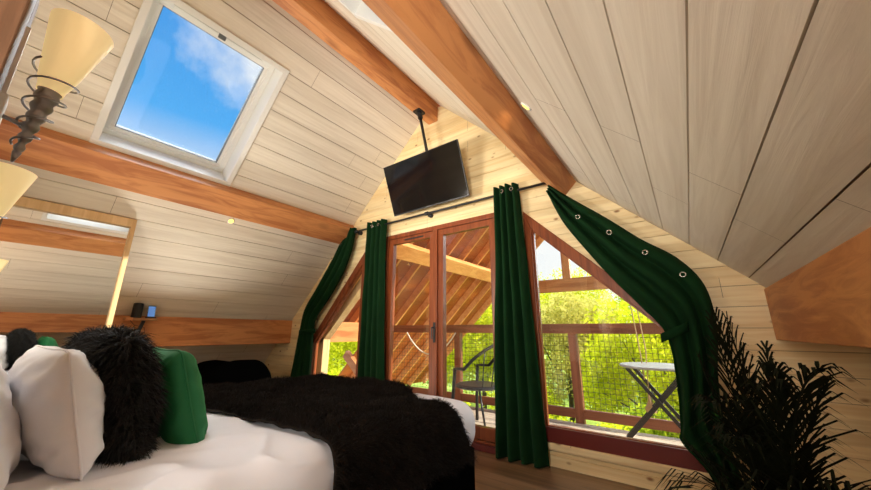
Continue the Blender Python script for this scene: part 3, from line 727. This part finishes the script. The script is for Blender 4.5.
# ------------------------------------------------------------------ bed
BX0, BX1, BY0, BY1 = -.72, 1.12, -.04, 2.24
def rbox(a, b, r, nx, ny, nz, dis=None):
    # rounded box mesh; dis(p, n) -> displacement vector
    a = Vector(a); b = Vector(b); c = (a+b)/2; h = (b-a)/2
    bm = bmesh.new(); vm = {}
    def V(i, j, k):
        key_ = (i, j, k)
        if key_ in vm: return vm[key_]
        p = Vector((-h.x+2*h.x*i/nx, -h.y+2*h.y*j/ny, -h.z+2*h.z*k/nz))
        q = Vector([max(-h[t]+r, min(h[t]-r, p[t])) for t in range(3)])
        n_ = p-q
        if n_.length > 1e-9: n_ = n_.normalized()
        else:
            n_ = Vector((0, 0, 0)); 
        P_ = q+n_*r
        nn = n_ if n_.length > 0 else Vector((0, 0, 1))
        P_ = P_+c
        if dis: P_ = P_+dis(P_, nn)
        vm[key_] = bm.verts.new(P_); return vm[key_]
    for k in (0, nz):
        for i in range(nx):
            for j in range(ny): bm.faces.new([V(i, j, k), V(i+1, j, k), V(i+1, j+1, k), V(i, j+1, k)][::(1 if k else -1)])
    for j in (0, ny):
        for i in range(nx):
            for k in range(nz): bm.faces.new([V(i, j, k), V(i+1, j, k), V(i+1, j, k+1), V(i, j, k+1)][::(-1 if j else 1)])
    for i in (0, nx):
        for j in range(ny):
            for k in range(nz): bm.faces.new([V(i, j, k), V(i, j+1, k), V(i, j+1, k+1), V(i, j, k+1)][::(1 if i else -1)])
    bmesh.ops.recalc_face_normals(bm, faces=bm.faces)
    v = [x.co.copy() for x in bm.verts]; bm.verts.index_update(); f = [tuple(q.index for q in F.verts) for F in bm.faces]; bm.free()
    mb = MB(); mb.v = v; mb.f = f; return mb
bed = empty('bed', (.17, 1.05, 0), 'double bed with white bedding on a black upholstered base', 'bed')
BO = Vector((.17, 1.05, 0))
def bp_(m, name, mat, smooth=True, bevel=0, label=None):
    m.v = [v-BO for v in m.v]; return m.build(name, mat, bed, smooth=smooth, bevel=bevel, label=label)
m = MB(); m.box((BX0+.03, BY0+.02, .03), (BX1-.03, BY1-.06, .33)); bp_(m, 'bed_base', BASEB, False, .02, 'black upholstered base')
m = MB(); m.box((BX0-.02, -.085, .03), (BX1+.0, -.045, 1.0)); bp_(m, 'headboard', BASEB, False, .01)
def dduv(p, n_):
    d = Vector((0, 0, 0))
    e_ = noise.noise(p*2.2)*.014+noise.noise(p*5+Vector((3, 1, 2)))*.006
    # soft folds pulled from the corner
    fold = math.sin((p.x*.9+p.y*1.3)*9+3*noise.noise(p*1.5))*.005+max(0, math.sin((p.x*1.6-p.y)*15+5*noise.noise(p*1.2)))**3*.008*max(0, noise.noise(p*2+Vector((5, 5, 5)))+.35)
    rg = (1-abs(noise.noise(Vector((p.x*2.3+p.y*1.1, p.y*1.6-p.x*.8, p.z*2))*1.7)))**8*.024*max(0, min(1, (1.0-p.y)/.25))
    d += n_*(e_+fold+rg)
    return d
m = rbox((BX0, BY0, .30), (BX1, BY1, .615), .13, 110, 130, 18, dduv); bp_(m, 'duvet', LINEN, label='white duvet')

def tuft(m, p, n_, ln, wd, dr_, rnd):
    n_ = (n_+dr_*rnd.uniform(.5, 1.3)+Vector((rnd.gauss(0, .28), rnd.gauss(0, .28), rnd.gauss(0, .28)))).normalized()
    s_ = n_.orthogonal(); s_.rotate(Matrix.Rotation(rnd.uniform(0, 2*PI), 3, n_)); s_.normalize()
    l = ln*rnd.uniform(.5, 1.25); q = p+n_*l*.55; e_ = p+n_*l+Vector((0, 0, -.35*l))+s_*l*.15*rnd.uniform(-1, 1)
    m.add([p-s_*wd, p+s_*wd, q+s_*wd*.7, q-s_*wd*.7, e_], [(0, 1, 2, 3), (3, 2, 4)])
def fur_on(base, n, ln, wd, drf, seed):
    # scatter tufts over the faces of an MB, area weighted
    rnd = random.Random(seed); tris = []
    for f in base.f:
        a, b, c = [base.v[i] for i in f[:3]]; A = (b-a).cross(c-a); ar = A.length/2
        if len(f) == 4: d = base.v[f[3]]; ar += (c-a).cross(d-a).length/2
        tris.append((f, ar, A.normalized() if A.length > 1e-12 else Vector((0, 0, 1))))
    import itertools, bisect
    cum = list(itertools.accumulate(t[1] for t in tris)); tot = cum[-1]; m = MB()
    for k in range(n):
        f, ar, nn = tris[bisect.bisect(cum, rnd.random()*tot) % len(tris)]
        a, b, c = [base.v[i] for i in f[:3]]; d = base.v[f[3]] if len(f) == 4 else c
        u, v_ = rnd.random(), rnd.random(); p = (a*(1-u)+b*u)*(1-v_)+(d*(1-u)+c*u)*v_
        cl = 1.6*noise.noise(p*8+Vector((seed, 0, 0)))
        tuft(m, p, nn, ln*(1+.5*cl), wd, drf(p, nn)+Vector((noise.noise(p*12), noise.noise(p*12+Vector((7, 7, 7))), 0))*.9, rnd)
    return m
# throw: sheet over the foot half of the bed, dropping over the near side
TH = 0.643
def throw_pt(u, v):
    # u across the bed from far side (0) to near hanging hem (1); v from head edge (0) to foot edge (1)
    tot = 2.32; s_ = u*tot
    yh = .84+.14*max(0, min(1, (s_-.5)/1.2)); yf = 2.22-.34*max(0, min(1, (s_-1.25)/.45))+.20*max(0, min(1, (s_-1.95)/.35))-.03*math.sin(u*9)
    y = yh+(yf-yh)*v
    x0 = BX0-.16; flat_ = (BX1+.01)-x0-.09
    wob = .012*noise.noise(Vector((s_*5, v*6, 1)))+.012*noise.noise(Vector((s_*12, v*12, 4)))
    if s_ < flat_: x = x0+s_; z = TH
    else:
        t = s_-flat_; R_ = .10; q_ = R_*PI/2
        if t < q_: x = x0+flat_+R_*math.sin(t/R_); z = TH-R_*(1-math.cos(t/R_))
        else: x = x0+flat_+R_+.006*math.sin(y*14); z = TH-R_-(t-q_)
    if s_ < .16: z -= (.16-s_)*.8
    return Vector((x, y, max(z, .27)+wob))
nu, nv = 90, 50; m = MB()
m.v = [throw_pt(i/nu, j/nv) for j in range(nv+1) for i in range(nu+1)]
m.f = [(j*(nu+1)+i, j*(nu+1)+i+1, (j+1)*(nu+1)+i+1, (j+1)*(nu+1)+i) for j in range(nv) for i in range(nu)]
tw = empty('fur_throw', (.2, 1.5, .63), 'long-haired black fur throw spread across the foot of the bed', 'throw')
TO = Vector((.2, 1.5, .63))
fm = fur_on(m, 75000, .045, .0016, lambda p, n_: Vector((.15, .25, -.1)), 3)
m.v = [v-TO for v in m.v]; fm.v = [v-TO for v in fm.v]
o = m.build('hide', FUR, tw, smooth=True); so = o.modifiers.new('t', 'SOLIDIFY'); so.thickness = .012
o = fm.build('fur_pile', FUR, tw); o['kind'] = 'stuff'

# pillows
def pillow_mb(W, H, T, n=36, seed=0, wr=.012, e=3.0, sq=.06):
    m = MB(); idx = {}
    for sgn in (1, -1):
        for j in range(n+1):
            for i in range(n+1):
                u = -1+2*i/n; v = -1+2*j/n; edge = i in (0, n) or j in (0, n)
                if sgn < 0 and edge: idx[(sgn, i, j)] = idx[(1, i, j)]; continue
                th = T/2*((1-abs(u)**e)*(1-abs(v)**e))**.55
                cr = 1-.07*(u*v)**6; x = W/2*u*(1-sq*(1-v*v))*cr; y = H/2*v*(1-sq*(1-u*u))*cr
                q = Vector((u*2.2, v*2.2, seed+sgn*3)); w2 = noise.noise(q)*wr+noise.noise(q*2.7)*wr*.5+max(abs(u), abs(v))**3*.6*wr*math.sin(13*(u-v)+4*noise.noise(q))
                idx[(sgn, i, j)] = len(m.v); m.v.append(Vector((x, y, sgn*th+(0 if edge else w2*min(1, th/T*4)))))
        for j in range(n):
            for i in range(n):
                q = [idx[(sgn, i, j)], idx[(sgn, i+1, j)], idx[(sgn, i+1, j+1)], idx[(sgn, i, j+1)]]
                m.f.append(tuple(q if sgn > 0 else q[::-1]))
    edge = [(W/2*u*(1-sq*(1-v*v))*(1-.07*(u*v)**6), H/2*v*(1-sq*(1-u*u))*(1-.07*(u*v)**6), 0) for u, v in [(-1+2*k/n, -1) for k in range(n)]+[(1, -1+2*k/n) for k in range(n)]+[(1-2*k/n, 1) for k in range(n)]+[(-1, 1-2*k/n) for k in range(n)]]
    return m, edge
def place(x, y, z, lean, yaw_=0, roll=0):
    # pillow local: x = width, y = height, z = thickness.  stand up facing +y and lean back by `lean`
    return Matrix.Translation((x, y, z)) @ Matrix.Rotation(yaw_, 4, 'Z') @ Matrix.Rotation(PI/2+lean, 4, 'X') @ Matrix.Rotation(roll, 4, 'Z')
def pillow(name, label, W, H, T, mat, MT, seed, cat='pillow', piping=True, group=None, wr=.012, fur=None, e=3.0, n=36):
    m, edge = pillow_mb(W, H, T, n, seed, wr, e)
    loc = MT.translation
    root = empty(name, loc, label, cat, group); Rr = MT.to_3x3().to_4x4()
    m.v = [Rr @ v for v in m.v]
    if fur:
        fm = fur_on(m, *fur)
        m.build('cover', mat, root, smooth=True); o = fm.build('fur_pile', mat, root); o['kind'] = 'stuff'
    else: cv = m.build('cover', mat, root, smooth=True)
    if piping:
        p = MB(); p.tube([Rr @ Vector(q) for q in edge], .0045, 6, closed=True); p.build('piping', mat, cv, smooth=True)
    return root
pillow('pillow', 'plump white pillow standing in front of the leftmost one with its seam facing out', .70, .43, .20, LINEN_W, place(.43, .232, .815, .26, .04), 2, wr=.016, group='white pillows at the bed head')
pillow('pillow', 'white pillow cut off by the left edge behind the plump one', .72, .50, .20, LINEN_W, place(.52, .03, .80, .30, .0), 7, wr=.02, group='white pillows at the bed head')
pillow('fur_cushion', 'shaggy black fur cushion between the white pillow and the green cushion', .60, .49, .20, FUR2, place(.38, .385, .83, .22, .05), 4, 'cushion', False,
       fur=(26000, .055, .0016, lambda p, n_: Vector((.0, .1, -.35)), 11))
pillow('green_cushion', 'emerald green velvet cushion at the right of the pillow row', .52, .48, .19, GREENC, place(.38, .615, .775, .30, -.03), 12, 'cushion', True, wr=.010)

# black rounded pouf in the far corner behind the bed
pf = empty('bean_bag', (-2.62, 2.06, 0), 'black rounded bean bag seat in the corner behind the bed', 'bean bag')
def dpf(p, n_): return n_*(.05*noise.noise(p*2.6)+.03*abs(math.sin(p.x*5.5))+.02*noise.noise(p*6))
m = rbox((-.52, -.38, 0), (.55, .42, .655), .24, 44, 30, 22, dpf); m.build('seat', BASEB, pf, smooth=True)

# ------------------------------------------------------------------ potted palm at the lower right
PLX, PLY = 2.52, 1.66
pl = empty('potted_palm', (PLX, PLY, 0), 'dark slender-leaved palm in a pot in front of the right slope curtain', 'plant')
m = MB(); m.lathe([(.10, 0), (.14, .24), (.15, .26), (.135, .26), (.12, .22), (.01, .22)], 28); m.build('pot', POTM, pl, smooth=False)
rnd = random.Random(5)
def frond(root, az_, el, length, droop, nl, ll, base):
    m = MB(); d0 = Vector((math.cos(az_)*math.cos(el), math.sin(az_)*math.cos(el), math.sin(el)))
    pts = []; p = Vector(base); d = d0.copy(); n_ = 16
    for i in range(n_+1):
        pts.append(p.copy()); d = (d+Vector((0, 0, -droop/n_*(.3+1.6*i/n_)))).normalized(); p = p+d*(length/n_)
        if p.x+PLX > 2.74: p.x = 2.74-PLX+(p.x+PLX-2.74)*.1
    m.tube(pts, .004, 5, rads=[.005*(1-.8*i/n_)+.001 for i in range(n_+1)])
    for k in range(nl):
        t_ = .34+.66*k/(nl-1); s_ = t_*n_; i = min(int(s_), n_-1); q = pts[i].lerp(pts[i+1], s_-i); dd = (pts[i+1]-pts[i]).normalized()
        side = dd.cross(Vector((0, 0, 1))).normalized(); up_ = side.cross(dd)
        L_ = ll*math.sin(PI*(.20+.70*t_))*rnd.uniform(.8, 1.15)
        for sg in (-1, 1):
            ld_ = (side*sg*(.75-.45*t_)+dd*(.75+.4*t_)+up_*.2+Vector((rnd.gauss(0, .10), rnd.gauss(0, .10), rnd.gauss(0, .10)))).normalized()
            wv = ld_.cross(up_).normalized()*.0038
            a = q; b = q+ld_*L_*.35; c = q+ld_*L_*.72+Vector((0, 0, -.10*L_)); e_ = q+ld_*L_*.98+Vector((0, 0, -.42*L_))
            V_ = [a-wv*.4, a+wv*.4, b+wv, b-wv, c+wv*.8, c-wv*.8, e_]
            for vv in V_:
                if vv.x+PLX > 2.79: vv.x = 2.79-PLX
            m.add(V_, [(0, 1, 2, 3), (3, 2, 4, 5), (5, 4, 6)])
    return m.build('frond', PALM, root)
FR = [(150, 86, .90, .25, 20, .24), (110, 82, .88, .35, 20, .23), (190, 80, .86, .35, 20, .23), (70, 80, .82, .5, 20, .22), (165, 82, .72, .3, 18, .20),
 (130, 82, .84, .3, 18, .22), (95, 80, .70, .4, 18, .20), (205, 70, .78, .7, 18, .22), (240, 78, .84, .6, 20, .23), (300, 74, .78, .8, 20, .22), (270, 72, .82, 1.0, 20, .24),
 (255, 66, .84, 1.3, 20, .25), (285, 64, .84, 1.4, 20, .25), (268, 58, .88, 1.5, 20, .26), (250, 54, .80, 1.6, 20, .25), (235, 60, .78, 1.4, 18, .24), (290, 50, .76, 1.5, 18, .24),
 (275, 46, .78, 1.5, 18, .25), (258, 40, .72, 1.3, 18, .24), (222, 56, .66, 1.3, 18, .22), (60, 74, .6, .6, 16, .18),
 (265, 30, .66, .8, 16, .22), (262, 70, .76, 1.5, 18, .24), (276, 68, .9, 1.2, 18, .25)]
for k, (a, el, l, dr_, nl, ll) in enumerate(FR):
    if 180 <= a <= 240: l *= .60
    frond(pl, math.radians(a), math.radians(el), l*.97, dr_, int(nl*1.35), ll, (.03*math.cos(k*2.4), .03*math.sin(k*2.4), .24+.05*(k % 3)))
m = MB()
for k in range(5): m.tube([(.03*math.cos(k*1.3), .03*math.sin(k*1.3), .21), (.035*math.cos(k*1.3), .035*math.sin(k*1.3), .50)], .008, 6)
m.build('stem', STEMM, pl, smooth=True)
